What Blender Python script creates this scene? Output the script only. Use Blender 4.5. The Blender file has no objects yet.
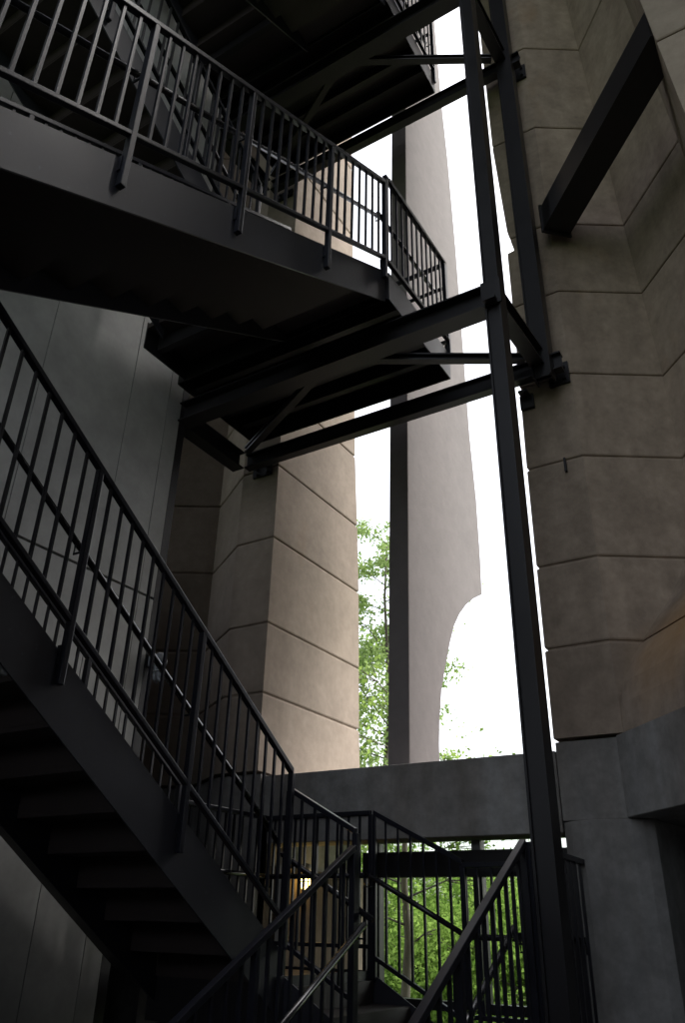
import bpy, bmesh, math, random
from mathutils import Vector, Matrix
random.seed(7)
SC = bpy.context.scene
COL = SC.collection
EYE = 1.6
R = math.radians

def W(u, v, z):
    """u runs along the stair flights (away), v to the left, z above eye level -> world metres"""
    return Vector((-v, u, z + EYE))

def XY(x, y):
    """bearing frame of the radial stone walls -> (u, v)"""
    return (x * .5299 + y * .8480, -x * .8480 + y * .5299)

# ------------------------------------------------------------------ materials
def mat(name):
    m = bpy.data.materials.new(name); m.use_nodes = True
    nt = m.node_tree
    return m, nt, nt.nodes['Principled BSDF']

def N(nt, t, **k):
    n = nt.nodes.new(t)
    for a, b in k.items(): setattr(n, a, b)
    return n

def noise(nt, scale, detail=6, rough=.6, stretch=(1, 1, 1), coord='Object'):
    tc = N(nt, 'ShaderNodeTexCoord'); mp = N(nt, 'ShaderNodeMapping')
    mp.inputs['Scale'].default_value = stretch
    nt.links.new(tc.outputs[coord], mp.inputs['Vector'])
    n = N(nt, 'ShaderNodeTexNoise')
    n.inputs['Scale'].default_value = scale; n.inputs['Detail'].default_value = detail
    n.inputs['Roughness'].default_value = rough
    nt.links.new(mp.outputs[0], n.inputs['Vector'])
    return n

def ramp(nt, src, stops):
    r = N(nt, 'ShaderNodeValToRGB'); el = r.color_ramp.elements
    while len(el) < len(stops): el.new(.5)
    for e, (p, c) in zip(el, stops):
        e.position = p; e.color = (*c, 1) if len(c) == 3 else c
    nt.links.new(src, r.inputs['Fac'])
    return r

def mixc(nt, a, b, fac, mode='MIX'):
    m = N(nt, 'ShaderNodeMix', data_type='RGBA', blend_type=mode)
    for s, i in ((fac, 0), (a, 6), (b, 7)):
        if hasattr(s, 'links'): nt.links.new(s, m.inputs[i])
        else: m.inputs[i].default_value = s if not isinstance(s, tuple) else (*s, 1)
    return m.outputs[2]

def bump(nt, b, src, strength=.2, dist=.01):
    n = N(nt, 'ShaderNodeBump'); n.inputs['Strength'].default_value = strength
    n.inputs['Distance'].default_value = dist
    nt.links.new(src, n.inputs['Height']); nt.links.new(n.outputs[0], b.inputs['Normal'])

def stone_mat(name, base, dark, stain, rust=0., patch=None, streaky=.9, gr=.75, bl=.8):
    m, nt, b = mat(name)
    big = noise(nt, .9, 5, .55); fine = noise(nt, 14, 8, .7)
    streak = noise(nt, 2.2, 6, .6, (1, 1, .12)); spots = noise(nt, 5, 4, .5)
    c = mixc(nt, dark, base, ramp(nt, big.outputs[0], [(.28, (0, 0, 0)), (.68, (1, 1, 1))]).outputs[0])
    c = mixc(nt, c, stain, ramp(nt, streak.outputs[0], [(.42, (0, 0, 0)), (.7, (streaky,) * 3)]).outputs[0])
    f = ramp(nt, fine.outputs[0], [(.3, (.72, .72, .72)), (.7, (1.12, 1.12, 1.12))])
    c = mixc(nt, c, f.outputs[0], gr, 'MULTIPLY')
    blot = ramp(nt, spots.outputs[0], [(.36, (.8, .8, .8)), (.62, (1.08, 1.08, 1.08))])
    c = mixc(nt, c, blot.outputs[0], bl, 'MULTIPLY')
    if rust:
        rn = noise(nt, .8, 5, .6, (1, 1, .6))
        c = mixc(nt, c, (.36, .19, .08), ramp(nt, rn.outputs[0], [(.6, (0, 0, 0)), (.78, (rust,) * 3)]).outputs[0])
        if patch:
            tc = N(nt, 'ShaderNodeTexCoord'); vm = N(nt, 'ShaderNodeVectorMath', operation='DISTANCE')
            nt.links.new(tc.outputs['Object'], vm.inputs[0]); vm.inputs[1].default_value = patch
            ad = N(nt, 'ShaderNodeMath', operation='MULTIPLY_ADD'); ad.inputs[1].default_value = .9; nt.links.new(rn.outputs[0], ad.inputs[0]); nt.links.new(vm.outputs['Value'], ad.inputs[2])
            c = mixc(nt, c, (.33, .19, .075), ramp(nt, ad.outputs[0], [(.62, (.75, .75, .75)), (1.02, (0, 0, 0))]).outputs[0])
    at_ = N(nt, 'ShaderNodeAttribute'); at_.attribute_name = 'block_tone'
    on = N(nt, 'ShaderNodeMath', operation='ADD'); on.inputs[1].default_value = 1.; nt.links.new(at_.outputs['Fac'], on.inputs[0])
    cv = N(nt, 'ShaderNodeCombineColor')
    for i_ in range(3): nt.links.new(on.outputs[0], cv.inputs[i_])
    c = mixc(nt, c, cv.outputs[0], 1., 'MULTIPLY')
    nt.links.new(c, b.inputs['Base Color'])
    b.inputs['Roughness'].default_value = .9
    b.inputs['Specular IOR Level'].default_value = .25
    bump(nt, b, fine.outputs[0], .35, .006)
    return m

def paint_mat(name, base, rough, var=.1, spec=.5, speck=.5):
    m, nt, b = mat(name); b.inputs['Specular IOR Level'].default_value = spec
    n = noise(nt, 3.5, 7, .65); f = noise(nt, 60, 4, .6)
    c = mixc(nt, tuple(x * .65 for x in base), tuple(min(1, x * 1.5) for x in base), n.outputs[0])
    sp = noise(nt, 26, 3, .6)
    c = mixc(nt, c, tuple(min(1, x * 2.6 + .01) for x in base), ramp(nt, sp.outputs[0], [(.66, (0, 0, 0)), (.8, (speck,) * 3)]).outputs[0])
    nt.links.new(c, b.inputs['Base Color'])
    r = N(nt, 'ShaderNodeMapRange'); r.inputs[3].default_value = rough - var; r.inputs[4].default_value = rough + var
    nt.links.new(n.outputs[0], r.inputs[0]); nt.links.new(r.outputs[0], b.inputs['Roughness'])
    bump(nt, b, f.outputs[0], .06, .003)
    return m

M = {}
M['steel'] = paint_mat('black_steel_paint', (.013, .012, .0135), .4, .1, .3)
M['steel_worn'] = paint_mat('charcoal_stringer_paint', (.022, .0225, .029), .42, .10, .32)
M['rail'] = paint_mat('black_rail_paint', (.0115, .012, .0175), .3, .04, .22, .15)
M['rail_gloss'] = paint_mat('worn_gloss_handrail', (.014, .014, .017), .22, .04, .4, .2)
M['deck'] = paint_mat('brown_black_deck', (.022, .0145, .0135), .6)
M['stone'] = stone_mat('buff_limestone', (.40, .325, .26), (.33, .27, .215), (.27, .21, .165), .35, None, .5, .5, .45)
M['stone_dark'] = stone_mat('grey_brown_limestone', (.43, .345, .27), (.335, .268, .21), (.25, .195, .15), .6, (.42, -.70, 3.32), .8, .7, .7)
M['concrete'] = stone_mat('grey_concrete', (.32, .315, .305), (.25, .245, .235), (.185, .165, .145))
M['concrete_pale'] = stone_mat('pale_concrete_fin', (.215, .192, .187), (.20, .179, .174), (.18, .162, .157), 0, None, .35, .3, .3)
M['shade_brown'] = stone_mat('shade_brown_face', (.11, .085, .062), (.09, .07, .05), (.07, .052, .038))  # brown side face, with the shade of the recess mixed into its colour
M['aggregate'] = stone_mat('exposed_aggregate', (.16, .155, .15), (.10, .10, .10), (.07, .07, .07))
M['panel'] = paint_mat('grey_green_metal_panel', (.30, .30, .288), .6, .04, .3, .05)
M['trim'] = paint_mat('panel_trim', (.26, .26, .25), .55, .04, .3, .05)
M['gasket'] = paint_mat('dark_joint', (.03, .03, .03), .8)
M['white'] = paint_mat('white_pipe_paint', (.62, .62, .60), .5)
M['galv'] = paint_mat('grey_cast_metal', (.22, .23, .24), .45)
M['paving'] = stone_mat('brick_red_paving', (.22, .11, .085), (.15, .08, .065), (.10, .06, .05))

def leaf_mat(name, c1, c2):
    m, nt, b = mat(name)
    oi = noise(nt, 1.6, 3, .5)
    geo = N(nt, 'ShaderNodeNewGeometry')
    f = N(nt, 'ShaderNodeMath', operation='ADD'); g = N(nt, 'ShaderNodeMath', operation='MULTIPLY')
    nt.links.new(geo.outputs['Random Per Island'], g.inputs[0]); g.inputs[1].default_value = .6
    nt.links.new(oi.outputs[0], f.inputs[0]); nt.links.new(g.outputs[0], f.inputs[1])
    r = ramp(nt, f.outputs[0], [(.35, c1), (1., c2)])
    d = N(nt, 'ShaderNodeBsdfDiffuse'); t = N(nt, 'ShaderNodeBsdfTranslucent'); mx = N(nt, 'ShaderNodeMixShader')
    mx.inputs[0].default_value = .5
    for s in (d, t): nt.links.new(r.outputs[0], s.inputs[0])
    nt.links.new(d.outputs[0], mx.inputs[1]); nt.links.new(t.outputs[0], mx.inputs[2])
    nt.links.new(mx.outputs[0], nt.nodes['Material Output'].inputs[0])
    return m
M['leaf_pale'] = leaf_mat('pale_spring_leaf', (.16, .25, .07), (.34, .45, .17))
M['leaf_mid'] = leaf_mat('bright_green_leaf', (.09, .18, .025), (.32, .45, .11))
M['leaf_deep'] = leaf_mat('deep_green_leaf', (.05, .11, .018), (.19, .30, .06))
M['bark'] = stone_mat('grey_brown_bark', (.17, .145, .12), (.12, .10, .085), (.08, .07, .06))

def ground_mat(name, a, bb):
    m, nt, b = mat(name)
    n = noise(nt, .6, 8, .65); f = noise(nt, 9, 6, .7)
    c = mixc(nt, a, bb, n.outputs[0])
    c = mixc(nt, c, ramp(nt, f.outputs[0], [(.3, (.6, .6, .6)), (.7, (1.15, 1.15, 1.15))]).outputs[0], .7, 'MULTIPLY')
    nt.links.new(c, b.inputs['Base Color']); b.inputs['Roughness'].default_value = .95
    bump(nt, b, f.outputs[0], .4, .02)
    return m
M['grass'] = ground_mat('grass_ground', (.035, .08, .015), (.08, .13, .03))
M['floor'] = ground_mat('concrete_floor', (.05, .05, .05), (.09, .09, .088))

m, nt, b = mat('clear_window_glass')
tr = N(nt, 'ShaderNodeBsdfTransparent'); gl = N(nt, 'ShaderNodeBsdfGlossy'); mx = N(nt, 'ShaderNodeMixShader')
gl.inputs['Roughness'].default_value = .02; tr.inputs[0].default_value = (.93, .96, .94, 1); mx.inputs[0].default_value = .05
nt.links.new(tr.outputs[0], mx.inputs[1]); nt.links.new(gl.outputs[0], mx.inputs[2])
nt.links.new(mx.outputs[0], nt.nodes['Material Output'].inputs[0]); M['glass'] = m
m, nt, b = mat('lamp_jar_glass')
b.inputs['Base Color'].default_value = (.75, .8, .85, 1); b.inputs['Roughness'].default_value = .12
b.inputs['Transmission Weight'].default_value = .55; b.inputs['IOR'].default_value = 1.3; M['jar'] = m
m, nt, b = mat('lit_amber_jar')
b.inputs['Base Color'].default_value = (1, .75, .3, 1); b.inputs['Emission Color'].default_value = (1, .62, .16, 1)
b.inputs['Emission Strength'].default_value = 5.; M['lit'] = m

# ------------------------------------------------------------------ mesh helpers
class MB:
    def __init__(s): s.bm = bmesh.new()
    def hexa(s, pts):
        vs = [s.bm.verts.new(p) for p in pts]
        for f in ((0, 3, 2, 1), (4, 5, 6, 7), (0, 1, 5, 4), (1, 2, 6, 5), (2, 3, 7, 6), (3, 0, 4, 7)):
            s.bm.faces.new([vs[i] for i in f])
        return s
    def box(s, u0, u1, v0, v1, z0, z1):
        return s.hexa([W(u0, v0, z0), W(u1, v0, z0), W(u1, v1, z0), W(u0, v1, z0), W(u0, v0, z1), W(u1, v0, z1), W(u1, v1, z1), W(u0, v1, z1)])
    def bar(s, p, q, w, h, plumb=False):
        """rectangular bar between two world points; plumb = ends cut vertical"""
        d = (q - p).normalized(); up = Vector((0, 0, 1))
        if abs(d.z) > .98: up = Vector((0, 1, 0))
        side = d.cross(up).normalized() * w / 2
        upv = (up * (h / 2) / max(.3, math.sqrt(max(1e-6, 1 - d.z ** 2))) if plumb else side.normalized().cross(d).normalized() * h / 2)
        return s.hexa([p - side - upv, q - side - upv, q + side - upv, p + side - upv, p - side + upv, q - side + upv, q + side + upv, p + side + upv])
    def tube(s, pts, r, n=10, taper=None):
        rings = []
        for i, p in enumerate(pts):
            a = pts[max(0, i - 1)]; c = pts[min(len(pts) - 1, i + 1)]
            d = (c - a).normalized(); ref = Vector((0, 0, 1)) if abs(d.z) < .9 else Vector((0, 1, 0))
            x = d.cross(ref).normalized(); y = x.cross(d).normalized()
            rr = r if taper is None else taper[i]
            rings.append([s.bm.verts.new(p + (x * math.cos(2 * math.pi * k / n) + y * math.sin(2 * math.pi * k / n)) * rr) for k in range(n)])
        for a, c in zip(rings, rings[1:]):
            for k in range(n):
                f = s.bm.faces.new([a[k], a[(k + 1) % n], c[(k + 1) % n], c[k]]); f.smooth = True
        for rg in (rings[0][::-1], rings[-1]):
            if len(rg) > 2: s.bm.faces.new(rg)
        return s
    def lathe(s, c, prof, n=16):
        rings = [[s.bm.verts.new(c + Vector((r * math.cos(2 * math.pi * k / n), r * math.sin(2 * math.pi * k / n), z))) for k in range(n)] for r, z in prof]
        for a, d in zip(rings, rings[1:]):
            for k in range(n):
                f = s.bm.faces.new([a[k], a[(k + 1) % n], d[(k + 1) % n], d[k]]); f.smooth = True
        s.bm.faces.new(rings[0][::-1]); s.bm.faces.new(rings[-1]); return s
    def plate(s, uz, v0, v1):
        """polygon in the (u, z) plane given thickness from v0 to v1"""
        a = [s.bm.verts.new(W(u, v0, z)) for u, z in uz]; c = [s.bm.verts.new(W(u, v1, z)) for u, z in uz]
        s.bm.faces.new(a); s.bm.faces.new(c[::-1]); n = len(uz)
        for k in range(n): s.bm.faces.new([a[k], c[k], c[(k + 1) % n], a[(k + 1) % n]])
        return s
    def loft(s, rings):
        vr = [[s.bm.verts.new(p) for p in r] for r in rings]; n = len(rings[0])
        for a, c in zip(vr, vr[1:]):
            for k in range(n): s.bm.faces.new([a[k], a[(k + 1) % n], c[(k + 1) % n], c[k]])
        s.bm.faces.new(vr[0][::-1]); s.bm.faces.new(vr[-1]); return s
    def ibeam(s, p, q, w, h, t=.012):
        """wide-flange beam as three butted plates"""
        up = Vector((0, 0, 1))
        s.bar(p + up * (h / 2 - t / 2), q + up * (h / 2 - t / 2), w, t)
        s.bar(p - up * (h / 2 - t / 2), q - up * (h / 2 - t / 2), w, t)
        s.bar(p, q, t, h - 2 * t); return s
    def build(s, name, m, parent=None, bevel=0., recalc=True):
        if recalc: bmesh.ops.recalc_face_normals(s.bm, faces=s.bm.faces)
        me = bpy.data.meshes.new(name)
        org = Vector((0, 0, 0))
        if parent is not None:
            q = parent
            while q is not None: org = org + q.location; q = q.parent
        else:
            xs = [v.co for v in s.bm.verts]
            org = Vector(((min(p.x for p in xs) + max(p.x for p in xs)) / 2, (min(p.y for p in xs) + max(p.y for p in xs)) / 2, min(p.z for p in xs)))
        for v in s.bm.verts: v.co -= org
        s.bm.to_mesh(me); s.bm.free(); me.materials.append(M[m] if isinstance(m, str) else m)
        o = bpy.data.objects.new(name, me); COL.objects.link(o)
        if parent is not None: o.parent = parent
        else: o.location = org
        if bevel:
            bv = o.modifiers.new('edge', 'BEVEL'); bv.width = bevel; bv.segments = 2; bv.limit_method = 'ANGLE'
        return o

def tag(o, label, cat, group=None):
    o['label'] = label; o['category'] = cat
    if group: o['group'] = group
    return o
def empty(name, loc, label, cat, group=None):
    o = bpy.data.objects.new(name, None); o.location = loc; o.empty_display_size = .2; COL.objects.link(o)
    return tag(o, label, cat, group)
def structure(o): o['kind'] = 'structure'; return o

# ------------------------------------------------------------------ stair parts
def railing(root, p0, p1, posts, out, spacing=.105, hand=.40, hand_in=.085, drop=.915, end_ext=(0, 0), hand_ext=(0, 0), post_ext=.37, name='railing'):
    """guard between two top-rail points. posts = [(t, extension)]; out = unit vector of the open side"""
    d = p1 - p0; L = Vector((d.x, d.y, 0)).length
    up = Vector((0, 0, 1)); n = d.normalized()
    mb = MB()
    mb.bar(p0 - n * end_ext[0], p1 + n * end_ext[1], .042, .034, True)
    fr = mb.build(name, 'rail', root, .004)
    MB().bar(p0 - up * drop, p1 - up * drop, .036, .028, True).build('bottom_rail', 'rail', fr, .004)
    ts = sorted(t for t, e in posts)
    for t, e in posts:
        c = p0 + d * t + out * .0
        q = MB().bar(c - up * .012, c - up * (drop + e), .04, .034)
        po = q.build('post', 'rail', fr, .004)
        if e > .2:
            MB().bar(c - up * (drop + e - .10) - out * .018, c - up * (drop + e - .20) - out * .018, .03, .05).build('standoff', 'rail', po)
    for a, c in zip(ts, ts[1:]):
        k = max(1, round((c - a) * L / spacing))
        for i in range(1, k):
            p = p0 + d * (a + (c - a) * i / k)
            MB().bar(p - up * .018, p - up * (drop - .008), .0165, .0165).build('baluster', 'rail', fr)
    if hand:
        s = -out * hand_in - up * hand
        h = MB().tube([p0 + s - n * hand_ext[0], p1 + s + n * hand_ext[1]], .019, 12).build('handrail', 'rail_gloss', fr)
        for t, e in posts:
            c = p0 + d * t - up * (hand + .075)
            MB().tube([c - out * .012, c - out * hand_in, c - out * hand_in + up * .058], .007, 6).build('rail_bracket', 'rail', fr)
    return fr

def stringer(root, u0, z0, u1, z1, v, side, below=.33, feet=(0, 0)):
    """channel: web at v, flanges turned to `side` (+1 = left)"""
    mb = MB(); t = .012
    mb.plate([(u0, z0), (u1, z1), (u1, z1 - below), (u0, z0 - below)], v, v + side * t)
    for dz in (0,):
        e = .014 if dz == 0 else -.014
        mb.plate([(u0, z0 + dz), (u1, z1 + dz), (u1, z1 + dz - e), (u0, z0 + dz - e)], v + side * (t + .0005), v + side * .065)
    return mb.build('stringer', 'steel_worn', root)

def flight(label, u0, z0, sgn, n, rise, run, va, vb, rails, below=.33, last=True, cat='stairs'):
    """n risers starting at u0, z0 going sgn in u; va right side, vb left side"""
    root = empty('stair_flight', W(u0, (va + vb) / 2, z0), label, cat, 'black steel stair flights')
    for k in range(n):
        ur = u0 + sgn * run * k; zt = z0 + rise * (k + 1)
        if k < n - 1 or last:
            mb = MB()
            mb.plate([(ur - sgn * .025, zt), (ur + sgn * (run + .004), zt), (ur + sgn * (run + .004), zt - .045), (ur + sgn * .006, zt - .045),
                      (ur + sgn * .006, zt - rise - .02), (ur, zt - rise - .02), (ur, zt - .04), (ur - sgn * .025, zt - .04)], va + .014, vb - .014)
            mb.build('tread', 'deck', root)
    ue = u0 + sgn * run * (n - 1) + sgn * .0; sl = rise / run
    zs = z0 + rise + .02
    s0 = u0 - sgn * .06; s1 = ue + sgn * .02
    stringer(root, s0, zs + sl * -.06, s1, zs + sl * (abs(ue - u0) + .02), va, 1, below)
    stringer(root, s0, zs + sl * -.06, s1, zs + sl * (abs(ue - u0) + .02), vb, -1, below)
    for r in rails: railing(root, *r[0], **r[1])
    return root

RT = Vector((1, 0, 0)); LF = Vector((-1, 0, 0)); AW = Vector((0, 1, 0)); NR = Vector((0, -1, 0))

def on_line(u, ua, za, ub, zb): return za + (zb - za) * (u - ua) / (ub - ua)

# --- lower left flight (comes down away from the viewer)
def r1(u): return .925 + .66 * (4.545 - u)
f1p = [4.545, 3.51, 2.51, 1.45, .45]
def rail_u(v, fn, us, out, **k):
    p0 = W(us[0], v, fn(us[0])); p1 = W(us[-1], v, fn(us[-1]))
    ex = k.pop('exts', [.32] * len(us))
    return ((p0, p1, [((u - us[0]) / (us[-1] - us[0]), e) for u, e in zip(us, ex)], out), k)
flight('lowest long flight on the left, rising toward the viewer beside the pale panel wall', 4.5, -.30, -1, 15, .1725, .265, 3.225, 4.2,
       [rail_u(3.2, r1, f1p, RT, exts=[.15, .36, .33, .33, .33], hand=.44, hand_ext=(.02, 0)),
        rail_u(4.215, lambda u: r1(u) - .02, f1p, LF, exts=[.1, .2, .2, .2, .2], hand=.42)], below=.35)
fl1 = bpy.data.objects['stair_flight']
MB().plate([(4.5, -.30), (.80, 2.15), (.80, 2.13), (4.5, -.32)], 4.215, 4.53).build('light_gap_plate', 'steel', fl1)  # added plate, keeps light from falling between flight and wall
# --- flight over the viewer's left (rises away)
def r3(u): return 5.80 + .577 * (u - 4.14)
f3p = [-.07, .74, 1.57, 2.39, 3.32, 4.17]
flight('overhead flight crossing the upper left, rising away to the middle landing, broad stringer', .28, 2.288, 1, 14, .178, .3017, 2.275, 3.28,
       [rail_u(2.25, r3, f3p, RT, exts=[.37] * 5 + [.22], hand=.36, hand_ext=(0, .04)),
        rail_u(3.27, lambda u: r3(u) - .02, f3p, LF, exts=[.1] * 6, hand=.36)])
# --- flight above the lower left one
def r4(u): return 5.95 + .588 * (3.72 - u)
f4p = [3.72, 2.8, 1.9, 1.1, .45]
flight('flight seen behind the upper left balusters, rising from the middle landing toward the viewer', 3.70, 4.78, -1, 12, .1758, .298, 3.32, 4.30,
       [rail_u(3.295, r4, f4p, RT, hand=.40), rail_u(4.315, r4, f4p, LF, hand=.40, exts=[.1] * 5)])
# --- highest flight
def r5(u): return 10.12 + .588 * (u - 4.2)
f5p = [.97, 1.9, 2.9, 4.2]
flight('highest flight, its dark underside at the top edge, rising away to the top landing', .97, 6.89, 1, 12, .1758, .298, 2.275, 3.28,
       [rail_u(2.25, r5, f5p, RT, hand=.40), rail_u(3.27, r5, f5p, LF, hand=.40, exts=[.1] * 4)])
def r6(u): return 10.17 + .588 * (3.72 - u)
f6p = [3.72, 2.8, 1.95]
flight('uppermost flight seen only from below against the roof, rising toward the viewer', 3.70, 9.0, -1, 7, .1758, .298, 3.32, 4.46,
       [rail_u(3.295, r6, f6p, RT, hand=.40), rail_u(4.475, r6, f6p, LF, hand=.40, exts=[.1] * 3)])
# --- short entry flight at bottom (rises away)
def r2(u): return .43 - .552 * (4.54 - u)
f2p = [4.54, 3.6, 2.75]
flight('entry flight at the bottom edge, rising away from the floor to the low landing', 3.15, -1.62, 1, 6, .155, .28, 1.625, 2.675,
       [rail_u(1.6, r2, f2p, RT, exts=[.2, .3, .3], hand=.42, drop=1.05), rail_u(2.7, r2, f2p, LF, exts=[.1, .25, .25], hand=.42, drop=.98)], below=.33)

# --- two-step cross flight between the low landings (runs in v)
def cross_flight():
    root = empty('stair_flight', W(5.1, 2.9, -.69), 'two-step cross flight joining the two low landings in front of the window', 'stairs', 'black steel stair flights')
    MB().box(4.6, 5.66, 2.90, 3.20, -.52, -.48).box(4.6, 5.66, 3.18, 3.195, -.478, -.34).box(4.6, 5.66, 2.89, 2.9, -.655, -.482).build('tread', 'deck', root)
    for ua, ub in ((4.585, 4.597), (5.663, 5.675)):
        mb = MB()
        pr = [(3.24, -.27), (2.62, -.62), (2.62, -.92), (3.24, -.62)]
        a = [mb.bm.verts.new(W(ua, v, z)) for v, z in pr]; c = [mb.bm.verts.new(W(ub, v, z)) for v, z in pr]
        mb.bm.faces.new(a); mb.bm.faces.new(c[::-1])
        for k in range(4): mb.bm.faces.new([a[k], c[k], c[(k + 1) % 4], a[(k + 1) % 4]])
        mb.build('stringer', 'steel_worn', root)
    railing(root, W(4.6, 3.245, .82), W(4.57, 2.70, .53), [(0, .2), (1, .3)], NR, hand=.45, hand_in=.07, hand_ext=(.1, .1))
    railing(root, W(5.66, 3.18, .785), W(5.66, 2.45, .42), [(0, .15), (1, .15)], AW, hand=.45, hand_in=.07, drop=.98)
    return root
cross_flight()

# ------------------------------------------------------------------ landings
def landing(label, u0, u1, v0, v1, z, rails, joists=3, fascia=.27):
    root = empty('landing_platform', W((u0 + u1) / 2, (v0 + v1) / 2, z - fascia), label, 'landing', 'black steel stair landings')
    MB().box(u0 + .004, u1 - .004, v0 + .004, v1 - .004, z - .05, z).build('deck', 'deck', root)
    MB().box(u0, u1, v0 - .012, v0, z - fascia, z + .02).build('edge_channel', 'steel_worn', root)
    MB().box(u0, u1, v1, v1 + .012, z - fascia, z + .02).build('edge_channel', 'steel', root)
    MB().box(u1, u1 + .012, v0, v1, z - fascia + .008, z + .02).build('edge_channel', 'steel', root)
    MB().box(u0 - .012, u0, v0, v1, z - fascia, z + .003).build('edge_channel', 'steel', root)
    for k in range(joists):
        uu = u0 + (u1 - u0) * (k + 1) / (joists + 1)
        MB().box(uu - .03, uu + .03, v0 + .002, v1 - .002, z - .20, z - .052).build('joist', 'steel', root)
    for r in rails: railing(root, *r[0], **r[1])
    return root
def rv(u, z, va, vb, posts, out, **k): return ((W(u, va, z), W(u, vb, z), posts, out), k)
# low landing to the right, at the head of the entry flight
landing('low landing behind the black post, at the head of the entry flight', 4.57, 5.66, 1.56, 2.62, -.69,
        [((W(4.56, 1.58, .42), W(5.64, 1.58, .40), [(0, .3), (1, .3)], RT), dict(hand=.45)),
         rv(5.65, .40, 1.60, 2.45, [(0, .2), (1, .2)], AW, hand=.45)], 2)
landing('low landing at the foot of the left flight, in front of the stone pier', 4.52, 5.66, 3.22, 4.25, -.30,
        [rv(5.65, .785, 3.2, 4.22, [(0, .2), (.5, .2), (1, .2)], AW, hand=.45),
         ((W(4.6, 4.22, .79), W(5.65, 4.22, .79), [(0, .2), (1, .2)], LF), dict(hand=.45))], 2)
L2 = landing('half landing overhead at the near end of the two long flights', -1.0, .30, 2.25, 4.25, 2.288,
        [rv(-.99, 3.36, 2.25, 4.22, [(0, .2), (.5, .2), (1, .2)], NR)], 2)
L3 = landing('middle landing at the centre, carried by the dark beams across the opening', 4.24, 5.45, 2.262, 4.52, 4.78,
        [((W(4.24, 2.25, 5.92), W(5.44, 2.25, 5.95), [(1, .25)], RT), dict(hand=.40, hand_ext=(.04, -.1), drop=1.0)),
         ((W(4.17, 2.25, 5.90), W(5.44, 2.25, 5.95), [(.02, .0), (.98, .0)], RT), dict(hand=0, drop=1.0)),
         rv(5.44, 5.95, 2.25, 4.48, [(.34, .1), (.67, .1), (1, .1)], AW, hand=.40, drop=1.0)], 4)
L4 = landing('upper half landing at the near end, above the viewer', -.4, .42, 2.25, 4.3, 6.89,
        [rv(-.39, 7.96, 2.25, 4.3, [(0, .2), (.5, .2), (1, .2)], NR)], 2)
L5 = landing('top landing high at the upper edge, its guard against the white sky', 4.24, 5.45, 2.262, 4.52, 9.0,
        [((W(4.24, 2.25, 10.13), W(5.44, 2.25, 10.15), [(0, .2), (1, .25)], RT), dict(hand=.40, drop=1.0)),
         rv(5.44, 10.15, 2.25, 4.48, [(.34, .1), (.67, .1), (1, .1)], AW, hand=.40, drop=1.0)], 4)

def extend(root, u0, u1, v0, v1, z, fascia=.27):
    MB().box(u0, u1, v0 + .013, v1 - .002, z - .051, z - .001).build('deck', 'deck', root)
    MB().box(u0, u1, v0, v0 + .012, z - fascia, z + .018).build('edge_channel', 'steel', root)
    MB().box(u0, u1, v1, v1 + .012, z - fascia, z + .018).build('edge_channel', 'steel', root)
    MB().box(u0 + .15, u0 + .21, v0 + .014, v1 - .002, z - .20, z - .053).build('joist', 'steel', root)
extend(L2, .30, .80, 3.22, 4.25, 2.288)
extend(L3, 3.68, 4.225, 3.30, 4.42, 4.78)
extend(L5, 3.68, 4.225, 3.30, 4.48, 9.0)
extend(L4, .42, .97, 2.262, 3.28, 6.89)
# ------------------------------------------------------------------ steel frame
def beam(label, p, q, w, h, plates=(), t=.014):
    mid = (p + q) / 2
    root = empty('steel_beam', Vector((mid.x, mid.y, min(p.z, q.z) - h / 2)), label, 'beam', 'black steel beams of the stair frame')
    MB().ibeam(p, q, w, h, t).build('wide_flange', 'steel', root)
    for (c, su, sv, sz) in plates:
        u_, v_, z_ = c
        pl = MB().box(u_ - su, u_ + su, v_ - sv, v_ + sv, z_ - sz, z_ + sz).build('end_plate', 'steel', root)
        for a in (-1, 1):
            for bb in (-1, 1):
                MB().box(u_ - su - .018, u_ - su - .001, v_ + a * sv * .55 - .014, v_ + a * sv * .55 + .014, z_ + bb * sz * .55 - .014, z_ + bb * sz * .55 + .014).build('bolt', 'steel', pl)
    return root
for z, nm in ((4.30, 'middle'), (8.52, 'top')):
    w = 'under the %s landing' % nm
    beam('near cross beam %s, framed into the tall post' % w, W(4.45, 1.50, z), W(4.45, 4.60, z), .16, .21)
    beam('far cross beam %s, bolted to both stone piers' % w, W(5.425, 1.22, z - .015), W(5.425, 4.585, z - .015), .09, .17,
         [((5.585, 1.30, z - .02), .012, .09, .11), ((5.585, 4.5, z - .06), .012, .12, .06)])
    beam('right end beam of the frame %s, beside the tall post' % w, W(4.52, 1.44, z + .012), W(5.33, 1.40, z + .012), .12, .17)
    beam('left end beam of the frame %s, by the pier recess' % w, W(4.52, 4.66, z - .01), W(5.375, 4.66, z - .01), .14, .20)
    b1 = beam('right diagonal brace of the frame %s' % w, W(5.30, 1.50, z + .04), W(4.52, 2.86, z + .04), .07, .07)
    b2 = beam('left diagonal brace of the frame %s' % w, W(5.30, 4.5, z + .04), W(4.52, 3.02, z + .04), .07, .07)

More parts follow.
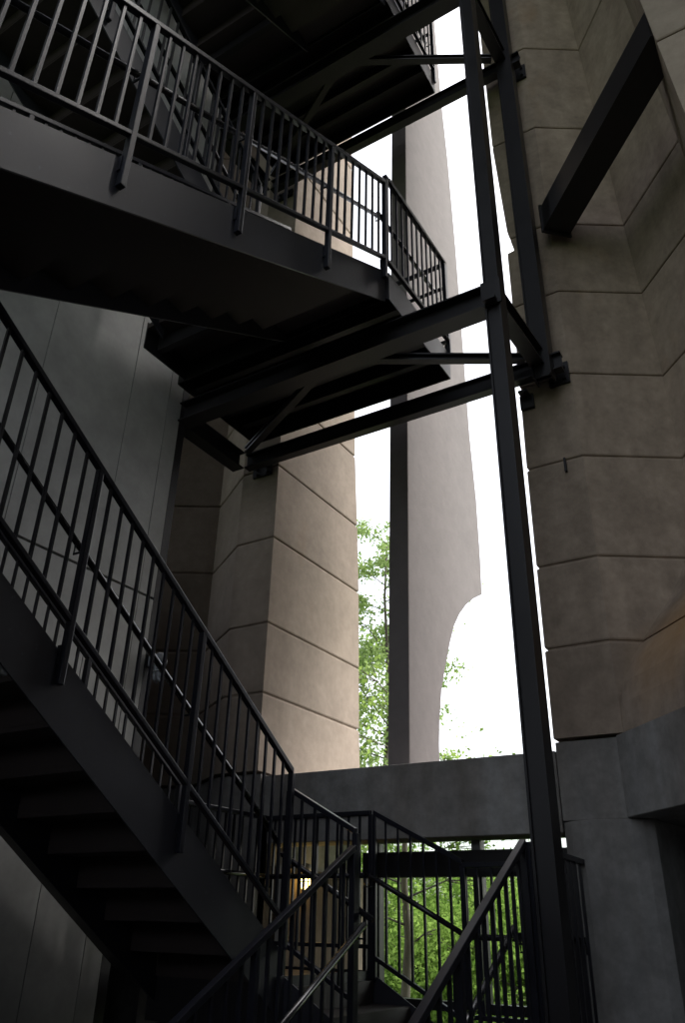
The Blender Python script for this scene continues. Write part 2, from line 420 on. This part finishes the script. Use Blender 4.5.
def post(label, u, v, z0, z1, w=.15, d=.15, base=True):
    root = empty('steel_post', W(u, v, z0), label, 'post', 'black steel posts of the stair frame')
    t = .014
    mb = MB()
    mb.box(u - w / 2, u + w / 2, v - d / 2, v - d / 2 + t, z0, z1)
    mb.box(u - w / 2, u + w / 2, v + d / 2 - t, v + d / 2, z0, z1)
    mb.box(u - t / 2, u + t / 2, v - d / 2 + t + .0004, v + d / 2 - t - .0004, z0, z1)
    mb.box(u - w / 2 + .02, u - w / 2 + .03, v - d / 2 + t + .0004, v + d / 2 - t - .0004, z0, z1)
    mb.build('shaft', 'steel', root)
    if base: MB().box(u - w, u + w, v - d, v + d, z0 - .002, z0 + .018).build('base_plate', 'steel', root)
    return root
post('tall black post right of centre running from bottom to top of the view', 4.45, 1.4365, -1.62, 11.61, .15, .123)
p2 = post('black hanging post beside the right pier, ending at the middle frame', 5.36, 1.37, 4.10, 11.61, .15, .16, False)
post('short black post at the outer corner of the low landing, right of the tall post', 5.66, 1.635, -1.62, .42, .12, .19, False)
post('slim black corner post at the end of the pale panel wall', 4.46, 4.665, -1.62, 11.61, .085, .085)

# bracket on main post at the frame level
for z in (4.30, 8.52):
    r_ = empty('steel_bracket', W(4.34, 1.44, z - .2), 'bolted bracket on the tall post at the %s frame' % ('middle' if z < 5 else 'top'), 'bracket')
    MB().box(4.355, 4.368, 1.36, 1.515, z - .13, z + .11).build('plate', 'steel', r_)
    MB().box(4.30, 4.354, 1.39, 1.49, z - .12, z - .09).build('seat_angle', 'steel', r_)
r_ = empty('steel_bracket', W(5.45, 1.6, 4.0), 'small seat bracket on the right pier edge under the far beam', 'bracket')
MB().box(5.56, 5.598, 1.54, 1.66, 4.02, 4.16).build('plate', 'steel', r_)
MB().box(5.46, 5.559, 1.56, 1.64, 4.13, 4.15).build('seat_angle', 'steel', r_)

# tube beam between the right pier and the near pier
rt = empty('tube_beam', W(5.0, .5, 5.8), 'thick dark tube beam slanting across the upper right between two stone piers', 'beam')
pa = W(5.52, 1.13, 6.0); pb = W(4.15, -.15, 6.0)
MB().bar(pa, pb, .27, .30).build('tube', 'steel', rt)
dd = (pb - pa).normalized()
MB().bar(pa + dd * .0 - Vector((0, 0, 0)), pa + dd * .02, .30, .36).build('end_plate', 'steel', rt)

# ------------------------------------------------------------------ stone piers
JO = [1.86, 2.53, 3.43, 4.27, 5.22, 6.10, 7.54, 8.93, 10.3, 11.7, 13.1, 14.5]
def offset(poly, d):
    n = len(poly); out = []
    area = sum(poly[i][0] * poly[(i + 1) % n][1] - poly[(i + 1) % n][0] * poly[i][1] for i in range(n))
    sg = 1 if area > 0 else -1
    for i in range(n):
        a, p, c = Vector(poly[i - 1]), Vector(poly[i]), Vector(poly[(i + 1) % n])
        e1 = (p - a).normalized(); e2 = (c - p).normalized()
        n1 = Vector((-e1.y, e1.x)) * sg; n2 = Vector((-e2.y, e2.x)) * sg
        m_ = (n1 + n2); m_ = m_ / max(.35, m_.length_squared) * 2
        out.append(tuple(p + m_ * d))
    return out
def coursed(root, name, polyf, z0, z1, joints, m, extra=(), g=.010, dep=.018):
    rings = []
    ev = [(z0, 0), (z1, 0)] + [(z, 0) for z in extra]
    for j in joints: ev += [(j - g - .012, .0), (j - g, .006), (j - g + .001, dep), (j + g - .001, dep), (j + g, .006), (j + g + .012, 0)]
    for z, d in sorted(ev):
        pl = polyf(z); pl = offset(pl, d) if d else pl
        rings.append([W(u, v, z) for u, v in pl])
    o = MB().loft(rings).build(name, m, root)
    n = len(rings[0]); at_ = o.data.attributes.new('block_tone', 'FLOAT', 'FACE'); rd = random.Random(len(joints) * 7 + n)
    tone = {}
    for p in o.data.polygons:
        zc = p.center.z + o.location.z + root.location.z - EYE
        key = (sum(zc > j for j in joints), p.index % n)
        if key not in tone: tone[key] = rd.uniform(-.13, .09)
        at_.data[p.index].value = tone[key]
    return o

def interp(tab, z):
    if z <= tab[0][0]: return tab[0][1]
    for (a, x), (c, y) in zip(tab, tab[1:]):
        if z <= c: return x + (y - x) * (z - a) / (c - a)
    return tab[-1][1]
TOP = 18.
def lp(z):
    ur = interp([(1.16, 7.37), (1.8, 7.33), (3.66, 7.28), (5.2, 7.16), (10.5, 6.92), (18, 6.7)], z)
    return [(5.6, 4.305), (5.6, 4.775), (6.03, 5.45), (5.40, 6.50), (ur + .1, 6.5), (ur, 4.305)]
root = empty('stone_pier', W(6.2, 5, -1.62), 'broad buff stone pier left of the opening, its right side in daylight', 'pier', 'coursed stone piers')
coursed(root, 'stone_shaft', lp, 1.175, TOP, JO, 'stone')
MB().loft([[W(u, v, z) for u, v in [(5.63, 4.29), (5.63, 4.775), (6.05, 5.45), (5.42, 6.5), (7.4, 6.5), (7.36, 4.29)]] for z in (-1.62, 1.15)]).build('concrete_base', 'concrete', root)

MB().box(5.72, 7.2, 4.25, 4.289, -1.6, .43).build('shade_panel', 'shade_brown', root)  # added slab, its dark brown stands in for shade on the base side
MB().box(7.21, 7.37, 4.235, 4.289, -1.6, .43).build('lit_edge_stone', 'stone', root)  # paler stone strip standing in for the daylit far edge
def bc(z): return interp([(1.19, 1.95), (1.4, 1.965), (1.55, 2.0), (1.7, 2.075), (1.85, 2.18), (2.0, 2.295), (2.15, 2.41), (2.3, 2.51), (2.45, 2.59), (2.65, 2.67), (2.9, 2.725), (3.4, 2.76), (4.37, 2.75), (6.1, 2.68), (8.96, 2.58), (12.3, 2.47)], z)
def rp(z):
    x = bc(z); y = 5.39
    ce = (x + .174 * 2.3, y - .985 * 2.3); cb = (ce[0] + 1.2, ce[1] + .25)
    vl = interp([(1.2, 1.685), (3.5, 1.672), (5.3, 1.645), (5.92, 1.64), (5.93, 1.57), (6.21, 1.62), (7.5, 1.68), (18, 1.7)], z)
    return [(5.6, vl), (5.6, 1.20), XY(x, y), XY(*ce), XY(*cb), (6.9, -.6), (7.2, vl)]
root = empty('stone_pier', W(6.2, 1, -1.62), 'shadowed grey-brown stone pier with folded faces on the right of the opening', 'pier', 'coursed stone piers')
coursed(root, 'stone_shaft', rp, 1.205, TOP, JO, 'stone_dark', (1.3, 1.4, 1.475, 1.55, 1.625, 1.7, 1.775, 1.93, 2.0, 2.075, 2.15, 2.225, 2.3, 2.375, 2.45, 2.65, 2.75, 2.9, 3.1, 5.92, 5.93, 6.22))
def base_beam():
    p = [(5.625, 1.685), (5.625, 1.215), XY(1.90, 5.395), XY(1.90 + .174 * 2.3, 5.395 - .985 * 2.3), XY(2.6 + .174 * 2.3, 5.5 - .985 * 2.3), XY(2.65, 6.2), (6.9, 1.685)]
    return [[W(u, v, z) for u, v in p] for z in (.66, 1.185)]
MB().loft(base_beam()).build('base_beam', 'concrete', root, .006)
def cyl_base():
    p = [(5.66, 1.69), (5.61, 1.63), (5.58, 1.55), (5.565, 1.46), (5.565, 1.38), (5.575, 1.30), (5.595, 1.23), (5.63, 1.16), (5.68, 1.10), XY(2.26, 5.62), XY(2.72, 6.15), (6.9, .9), (6.9, 1.69)]
    return [[W(u, v, z) for u, v in p] for z in (-1.62, .655)]
MB().loft(cyl_base()).build('concrete_base', 'concrete', root, .004)

root = empty('stone_pier', W(4.6, -.8, -1.62), 'nearest stone pier, only its edge in the upper right corner', 'pier', 'coursed stone piers')
def np_(z):
    k = -.123 + .057 * (z - 4.89)
    return [(4.03, k), (4.03, k - 1.6), (5.6, k - 1.6), (5.3, k)]
coursed(root, 'stone_shaft', np_, -1.62, TOP, [1.2, 2.0, 2.9, 3.85, 4.85, 5.72, 6.9, 8.2], 'stone')

# small iron cramp left in the joint of the right pier
tag(MB().box(5.565, 5.597, 1.335, 1.352, 3.31, 3.435).build('iron_cramp', 'steel'), 'small dark iron strap hanging from a joint of the right pier', 'bracket')

# ------------------------------------------------------------------ concrete beam and fin
ob = empty('concrete_beam', W(5.9, 3, .59), 'long grey concrete beam spanning between the two piers below the white sky', 'beam')
MB().box(5.655, 6.0, 1.70, 4.28, .59, 1.135).build('beam_body', 'concrete', ob, .008)
MB().box(6.002, 6.61, 1.70, 4.28, .82, 1.133).build('rear_ledge', 'concrete', ob, .006)
0 and tag(ob, 'long grey concrete beam spanning between the two piers below the white sky', 'beam')
prof = [(595, 7.9), ]
def fin():
    root = empty('concrete_fin', W(6.0, 3.1, 1.15), 'tall pale concrete fin with a curved cut-out standing on the concrete beam', 'fin')
    v0 = 3.05; AZ = R(32)
    edge = [(6.569, 1.46), (6.587, 1.662), (6.649, 1.971), (6.756, 2.23), (6.877, 2.495), (6.998, 2.715), (7.145, 2.887), (7.327, 3.048), (7.55, 3.2), (7.80, 3.335), (7.81, 3.76), (7.78, 4.54), (7.67, 5.4), (7.5, 8.38), (7.35, 10.07), (7.2, 11.2), (6.6, 18)]
    pts = [(5.97, 18), (5.97, 1.16)] + [(6.568, 1.16)] + edge
    mb = MB().plate(pts, v0, v0 + .205)
    for q in mb.bm.verts: q.co.x += .0145 * (q.co.z - EYE - 1.2) + .03
    mb.build('fin_slab', 'concrete_pale', root, .01)
    MB().box(5.99, 6.3, v0 + .02, v0 + .17, 1.137, 1.158).build('bearing_pad', 'gasket', root)
    return root
fin()

# ------------------------------------------------------------------ panel wall
root = empty('panel_wall', W(1.5, 4.7, -1.62), 'pale grey-green metal panel wall behind the left flights', 'wall')
us = [-3.2, -2.3, -1.4, -.5, .4, 1.15, 2.02, 2.90, 3.79, 4.24, 4.415]
for a, c in zip(us, us[1:]):
    for za, zb in ((-1.62, 2.40), (2.415, 6.6), (6.615, 11.6)):
        MB().box(a + .003, c - .003, 4.62, 4.66, za + .003, zb - .003).build('wall_panel', 'panel' if c < 4.3 else 'trim', root, .002)
MB().box(-3.2, 4.40, 4.662, 7.2, -1.62, 11.6).build('backing', 'gasket', root)

# ------------------------------------------------------------------ lamps
def lamp(label, u, v, z, out, lit=False, s=1.):
    root = empty('wall_lamp', W(u, v, z), label, 'lamp', 'jar lamps on the stair')
    c = W(u, v, z); o = c + out * .075 * s
    MB().bar(c, c + out * .03 * s, .10 * s, .10 * s).build('mount', 'galv', root, .004)
    MB().tube([c + out * .02 * s + Vector((0, 0, .03 * s)), o + Vector((0, 0, .045 * s))], .018 * s, 10).build('arm', 'galv', root)
    MB().lathe(o + Vector((0, 0, -.03 * s)), [(.05 * s, 0), (.052 * s, .03 * s), (.04 * s, .07 * s), (.02 * s, .085 * s)]).build('cap', 'galv', root)
    MB().lathe(o + Vector((0, 0, -.16 * s)), [(.012 * s, 0), (.032 * s, .012 * s), (.04 * s, .04 * s), (.042 * s, .128 * s)]).build('jar', 'lit' if lit else 'jar', root)
    cg = MB()
    for k in range(5):
        a = 2 * math.pi * k / 5
        e = Vector((math.cos(a), math.sin(a), 0))
        cg.tube([o + e * .048 * s + Vector((0, 0, -.03 * s)), o + e * .048 * s + Vector((0, 0, -.12 * s)), o + e * .018 * s + Vector((0, 0, -.172 * s))], .0035 * s, 5)
    cg.lathe(o + Vector((0, 0, -.095 * s)), [(.046 * s, 0), (.051 * s, .002 * s), (.051 * s, .007 * s), (.046 * s, .009 * s)], 12)
    cg.build('cage', 'galv', root)
    if lit:
        L = bpy.data.lights.new('jar_light', 'POINT'); L.energy = .4; L.color = (1, .6, .2); L.shadow_soft_size = .05
        lo = bpy.data.objects.new('jar_light', L); COL.objects.link(lo); lo.parent = root; lo.location = out * .17 * s + Vector((0, 0, -.1 * s))
    return root
lamp('unlit caged jar lamp on the corner post beside the panel wall', 4.50, 4.618, 1.885, RT, s=1.1)
lamp('unlit caged jar lamp at the left edge under the lower flight', 2.20, 3.24, 1.05, LF, s=.9)
lamp('lit amber jar lamp on the pier base beyond the low landing', 6.22, 4.249, .42, RT, True, s=1.0)

# conduit on the corner post, down pipe at the pier base
tag(MB().tube([W(4.405, 4.635, -1.6), W(4.405, 4.635, 11.39)], .012, 8).build('conduit', 'steel'), 'thin dark conduit running up the corner post', 'pipe')
tag(MB().box(5.90, 5.945, 4.195, 4.245, -.95, .575).build('pipe', 'white'), 'white square pipe standing against the pier base near the lit lamp', 'pipe')

# ------------------------------------------------------------------ window wall beyond the low landings
root = empty('window_wall', W(5.95, 2.5, -.95), 'dark framed window wall under the concrete beam, green trees behind it', 'window')
uu = 5.95
MB().box(uu - .05, uu + .05, 1.70, 3.42, .34, .52).build('transom', 'steel', root)
MB().box(uu - .04, uu + .04, 1.70, 3.42, -.515, -.455).build('transom', 'steel', root)
MB().box(uu - .04, uu + .04, 1.70, 3.42, -.98, -.93).build('transom', 'steel', root)
for vm in (3.31, 2.45):
    MB().box(uu - .04, uu + .04, vm - .036, vm + .036, -.454, .339).build('mullion', 'steel', root)
    MB().box(uu - .04, uu + .04, vm - .036, vm + .036, .521, .586).build('mullion', 'galv', root)
MB().box(uu - .04, uu + .04, 3.39, 3.42, -.454, .339).build('mullion', 'steel', root)
MB().box(uu - .046, uu - .041, 3.29, 3.325, .13, .21).build('sticker', 'white', root)
for va, vb, za, zb in ((1.71, 2.41, -.454, .338), (2.49, 3.27, -.454, .338), (1.71, 2.41, .522, .586), (2.49, 3.27, .522, .586), (1.71, 3.38, -.929, -.517)):
    MB().box(uu - .003, uu + .003, va, vb, za, zb).build('pane', 'glass', root)
tag(MB().box(6.62, 9.6, 1.0, 4.285, 1.0, 1.12).build('shade_slab', 'concrete'), 'hidden concrete slab added behind the long beam to shade the pier base', 'slab')  # added out of sight, shades the recess around the lit lamp
tag(MB().loft([[W(u, v, z) for u, v in (XY(2.62, 6.1), XY(2.95, 3.6), XY(3.15, 3.6), XY(2.85, 6.1))] for z in (-1.62, .655)]).build('blocker_wall', 'concrete'), 'low concrete wall added under the base beam at right to block outdoor light', 'wall')  # added to stop outdoor light coming in behind the base column
# raised paved floor beyond the landing
structure(MB().box(5.70, 7.2, 1.7, 4.27, -1.61, -.99).build('paving', 'paving'))
tag(MB().box(4.41, 6.6, 6.5, 6.8, -1.62, 3.0).build('aggregate_wall', 'aggregate'), 'dark wall added to stop light leaking through the gap beside the left pier', 'wall')  # added against a light leak into the pier recess
tag(MB().box(4.95, 5.15, 4.75, 7.0, -1.62, .2).build('aggregate_wall', 'aggregate'), 'low dark pebbled wall below the pier recess at bottom left', 'wall')

# ------------------------------------------------------------------ roof over the stair hall and added light-blocking walls
root = empty('roof_deck', W(2, 2, 11.4), 'black steel roof deck over the stairwell', 'roof')
MB().box(-3.2, 5.58, 1.0, 6.5, 11.62, 11.9).build('deck', 'steel', root)
for k in range(7):
    MB().box(-2.5 + k * 1.2, -2.42 + k * 1.2, 1.1, 4.6, 11.4, 11.618).build('joist', 'steel', root)
tag(MB().box(-3.4, 3.9, -2.0, -1.75, -1.62, 11.0).build('blocker_wall', 'aggregate'), 'unseen wall added to the right of the viewer to hold back light', 'wall')  # added out of view to darken the hall from the right
tag(MB().box(-3.5, -3.21, -1.745, 4.66, -1.62, 1.4).build('blocker_wall', 'concrete'), 'unseen low wall added behind the viewer to limit light from the rear', 'wall')  # added out of view, height chosen for the light it lets in

tag(MB().box(-2.9, 1.0, 2.05, 2.24, -1.62, 2.0).build('blocker_wall', 'aggregate'), 'unseen wall added under the near half landing to keep light off the lower panels', 'wall')  # added out of view, blocks rear sky light on the lower left wall
# ------------------------------------------------------------------ ground
def terrain():
    bm = bmesh.new(); n = 90
    def h(x, y):
        d = max(0, y - 8.5)
        s = -1.66 - 4.2 * (1 - math.exp(-(d / 9.0) ** 1.5))
        return s + (math.sin(x * .3) * math.cos(y * .23) * .35 if y > 14 else 0) + EYE
    def g(k): 
        t = (k / n - .5) * 2; return math.copysign(abs(t) ** 3 * 500 + abs(t) * 45, t)
    grid = [[bm.verts.new((g(i), g(j) + 8, h(g(i), g(j) + 8))) for j in range(n + 1)] for i in range(n + 1)]
    for i in range(n):
        for j in range(n):
            f = bm.faces.new([grid[i][j], grid[i + 1][j], grid[i + 1][j + 1], grid[i][j + 1]]); f.smooth = True
    me = bpy.data.meshes.new('ground'); bm.to_mesh(me); bm.free(); me.materials.append(M['grass'])
    o = bpy.data.objects.new('ground', me); COL.objects.link(o); structure(o)
    return h
H = terrain()
structure(MB().box(-3.6, 7.4, -4.5, 7.2, -1.655, -1.622).build('hall_floor', 'floor'))

# ------------------------------------------------------------------ trees
def tree(name, label, pos, height,  trunk_r, crown_r, crown_z0, nclump, leaves, leaf, m, group='trees beyond the window', lean=(0, 0), seed=1):
    rnd = random.Random(seed)
    base = Vector((pos[0], pos[1], H(pos[0], pos[1]) - .05))
    root = empty(name, base, label, 'tree', group)
    wood = MB()
    top = base + Vector((lean[0], lean[1], height * .93))
    pts = []
    for i in range(9):
        t = i / 8
        p = base.lerp(top, t) + Vector((rnd.uniform(-1, 1), rnd.uniform(-1, 1), 0)) * .06 * height * .12 * (t > 0)
        pts.append(p)
    wood.tube(pts, trunk_r, 9, [trunk_r * (1.15 - 1.02 * (i / 8) ** .8) + .008 for i in range(9)])
    tips = []
    nb = nclump
    for k in range(nb):
        t = crown_z0 + (1 - crown_z0) * (k + rnd.random()) / nb
        f = t * 8; i = min(7, int(f)); s = pts[i].lerp(pts[i + 1], f - i)
        a = rnd.uniform(0, 2 * math.pi)
        shape = math.sin(math.pi * min(1, .18 + .82 * (1 - (t - crown_z0) / (1 - crown_z0)) * .95)) ** .6
        L = crown_r * shape * rnd.uniform(.55, 1.05)
        d = Vector((math.cos(a), math.sin(a), rnd.uniform(.1, .75))).normalized()
        m1 = s + d * L * .5 + Vector((0, 0, rnd.uniform(-.05, .1) * L)); e = s + d * L
        r0 = max(.012, trunk_r * .34 * (1 - t * .6))
        wood.tube([s, m1, e], r0, 5, [r0, r0 * .6, .006])
        tips += [(m1, L * .45), (e, L * .42)]
        for q in range(3):
            a2 = a + rnd.uniform(-1.2, 1.2); d2 = Vector((math.cos(a2), math.sin(a2), rnd.uniform(-.2, .8))).normalized()
            e2 = m1 + d2 * L * rnd.uniform(.3, .55)
            wood.tube([m1, e2], r0 * .4, 4, [r0 * .45, .004]); tips.append((e2, L * .32))
    wood.build('trunk', 'bark', root)
    me = bpy.data.meshes.new('crown'); vs = []; fs = []
    per = max(1, leaves // len(tips))
    for c, rad in tips:
        rad = max(rad, .18)
        sub = [c + Vector((rnd.gauss(0, 1), rnd.gauss(0, 1), rnd.gauss(0, .7))) * rad * .55 for _ in range(4)]
        for _ in range(per):
            p = rnd.choice(sub) + Vector((rnd.gauss(0, 1), rnd.gauss(0, 1), rnd.gauss(0, .7))) * rad * .26
            n = Vector((rnd.gauss(0, 1), rnd.gauss(0, 1), rnd.gauss(.5, 1))).normalized()
            x = n.orthogonal().normalized(); x.rotate(Matrix.Rotation(rnd.uniform(0, 6.28), 3, n)); y = n.cross(x)
            s = leaf * rnd.uniform(.6, 1.3); i = len(vs)
            vs += [tuple(p - base + o_) for o_ in (-x * s * .5, y * s * .3 + x * s * .05, x * s * .55, -y * s * .3 + x * s * .05)]
            fs.append((i, i + 1, i + 2, i + 3))
    me.from_pydata(vs, [], fs); me.materials.append(M[m])
    o = bpy.data.objects.new('crown', me); COL.objects.link(o); o.parent = root
    return root
def at(az, d):
    x, y = d * math.sin(R(az)), d * math.cos(R(az)); u, v = XY(x, y); return (-v, u)
tree('slender_tree', 'tall loose spring tree with pale leaves between the left pier and the fin', at(3.5, 16.5), 12.0, .09, 1.75, .2, 46, 28000, .095, 'leaf_pale', 'trees seen beside the fin', seed=3)
tree('young_tree', 'small pale tree with thin twigs showing right of the fin foot', at(8.3, 19), 8.2, .05, .7, .4, 16, 1500, .11, 'leaf_pale', 'trees seen beside the fin', seed=5)
spec = [(4.7, 10.6, 4.9, .06, 1.5, .3, 14, 700, 'leaf_mid', 'bright green tree with a grey trunk behind the left window mullion'),
        (8.6, 13.5, 5.6, .08, 2.0, .2, 26, 10000, 'leaf_mid', 'bushy bright green tree behind the middle of the left pane'),
        (12.2, 12.6, 5.0, .08, 1.8, .2, 26, 9000, 'leaf_mid', 'bright green tree behind the right window pane'),
        (15.6, 14.0, 5.6, .09, 2.0, .2, 24, 8000, 'leaf_mid', 'bright green tree behind the tall black post'),
        (1.5, 15.0, 6.2, .09, 2.1, .2, 26, 9000, 'leaf_deep', 'deeper green tree left of the window, behind the railings'),
        (6.8, 19.0, 7.2, .12, 2.6, .15, 30, 12000, 'leaf_deep', 'deep green tree standing farther down the slope, left of centre'),
        (11.0, 20.0, 6.9, .12, 2.7, .15, 30, 12000, 'leaf_deep', 'deep green tree farther down the slope behind the right pane'),
        (15.0, 21.0, 7.2, .12, 2.8, .15, 30, 10000, 'leaf_deep', 'deep green tree farther down the slope behind the post'),
        (-2.5, 20.0, 7.6, .12, 2.8, .15, 30, 8000, 'leaf_deep', 'deep green tree farthest left, behind the stone pier')]
for i, (az, d, h, tr_, cr, cz, nc, nl, m_, lb) in enumerate(spec):
    px_, py_ = at(az, d); h = EYE + d * (math.tan(R(2.4)) if az < 7.5 else math.tan(R(.3))) - H(px_, py_) if i else h
    tree('leafy_tree', lb, (px_, py_), h, tr_, cr, cz, nc, int(nl * 2.6), .07, m_, seed=20 + i)
# far wood: a band of crowns nobody could count
rnd = random.Random(99); vs = []; fs = []
for k in range(60):
    az = rnd.uniform(-60, 75); d = rnd.uniform(34, 60); x, y = at(az, d)
    c0 = Vector((x, y, H(x, y) + rnd.uniform(1.5, 5.)))
    for _ in range(500):
        p = c0 + Vector((rnd.gauss(0, 1.6), rnd.gauss(0, 1.6), rnd.gauss(0, 1.1)))
        n = Vector((rnd.gauss(0, 1), rnd.gauss(0, 1), rnd.gauss(.5, 1))).normalized(); xx = n.orthogonal().normalized(); yy = n.cross(xx)
        s = rnd.uniform(.25, .5); i = len(vs)
        vs += [tuple(p - xx * s), tuple(p + yy * s * .6), tuple(p + xx * s), tuple(p - yy * s * .6)]; fs.append((i, i + 1, i + 2, i + 3))
me = bpy.data.meshes.new('far_woods'); me.from_pydata(vs, [], fs); me.materials.append(M['leaf_deep'])
fw = bpy.data.objects.new('far_woods', me); COL.objects.link(fw); fw['kind'] = 'stuff'; fw['label'] = 'far green woods beyond the slope'

# ------------------------------------------------------------------ light
wd = bpy.data.worlds.new('World'); SC.world = wd; wd.use_nodes = True
nt = wd.node_tree; bg = nt.nodes['Background']
sky = nt.nodes.new('ShaderNodeTexSky'); sky.sky_type = 'NISHITA'; sky.sun_disc = False
SUN_EL, SUN_AZ = R(52), R(40)      # azimuth from +Y toward +X
sky.sun_elevation = SUN_EL; sky.sun_rotation = SUN_AZ; sky.air_density = 1.0; sky.dust_density = 4.0; sky.ozone_density = 1.0
hs = nt.nodes.new('ShaderNodeHueSaturation'); hs.inputs['Saturation'].default_value = .33
nt.links.new(sky.outputs[0], hs.inputs['Color']); nt.links.new(hs.outputs[0], bg.inputs['Color'])
bg.inputs['Strength'].default_value = .15
L = bpy.data.lights.new('sun', 'SUN'); L.energy = .5; L.angle = R(20); L.color = (1, .97, .92)
so = bpy.data.objects.new('sun', L); COL.objects.link(so)
sd = Vector((math.sin(SUN_AZ) * math.cos(SUN_EL), math.cos(SUN_AZ) * math.cos(SUN_EL), math.sin(SUN_EL)))
so.rotation_euler = (-sd).to_track_quat('-Z', 'Y').to_euler()
so.location = (0, 0, 30)

# ------------------------------------------------------------------ camera
cd = bpy.data.cameras.new('camera'); cam = bpy.data.objects.new('camera', cd); COL.objects.link(cam); SC.camera = cam
cd.sensor_fit = 'VERTICAL'; cd.sensor_height = 36; cd.lens = 36 * 780 / 1023; cd.clip_start = .05; cd.clip_end = 2000
Rm = Matrix(((9.99724145e-01, -2.34868798e-02, 0), (-1.10150726e-02, -4.68858959e-01, -8.83204362e-01), (2.07437147e-02, 8.82960725e-01, -4.68988332e-01)))
cam.matrix_world = Matrix.Translation((0, 0, EYE)) @ (Matrix.Rotation(R(32), 3, 'Z') @ Rm).to_4x4()

SC.view_settings.view_transform = 'Standard'; SC.view_settings.look = 'None'
SC.view_settings.exposure = 1.8; SC.view_settings.gamma = 1.0
SC.cycles.max_bounces = 8; SC.cycles.diffuse_bounces = 4; SC.cycles.use_denoising = True
SC.cycles.transparent_max_bounces = 12
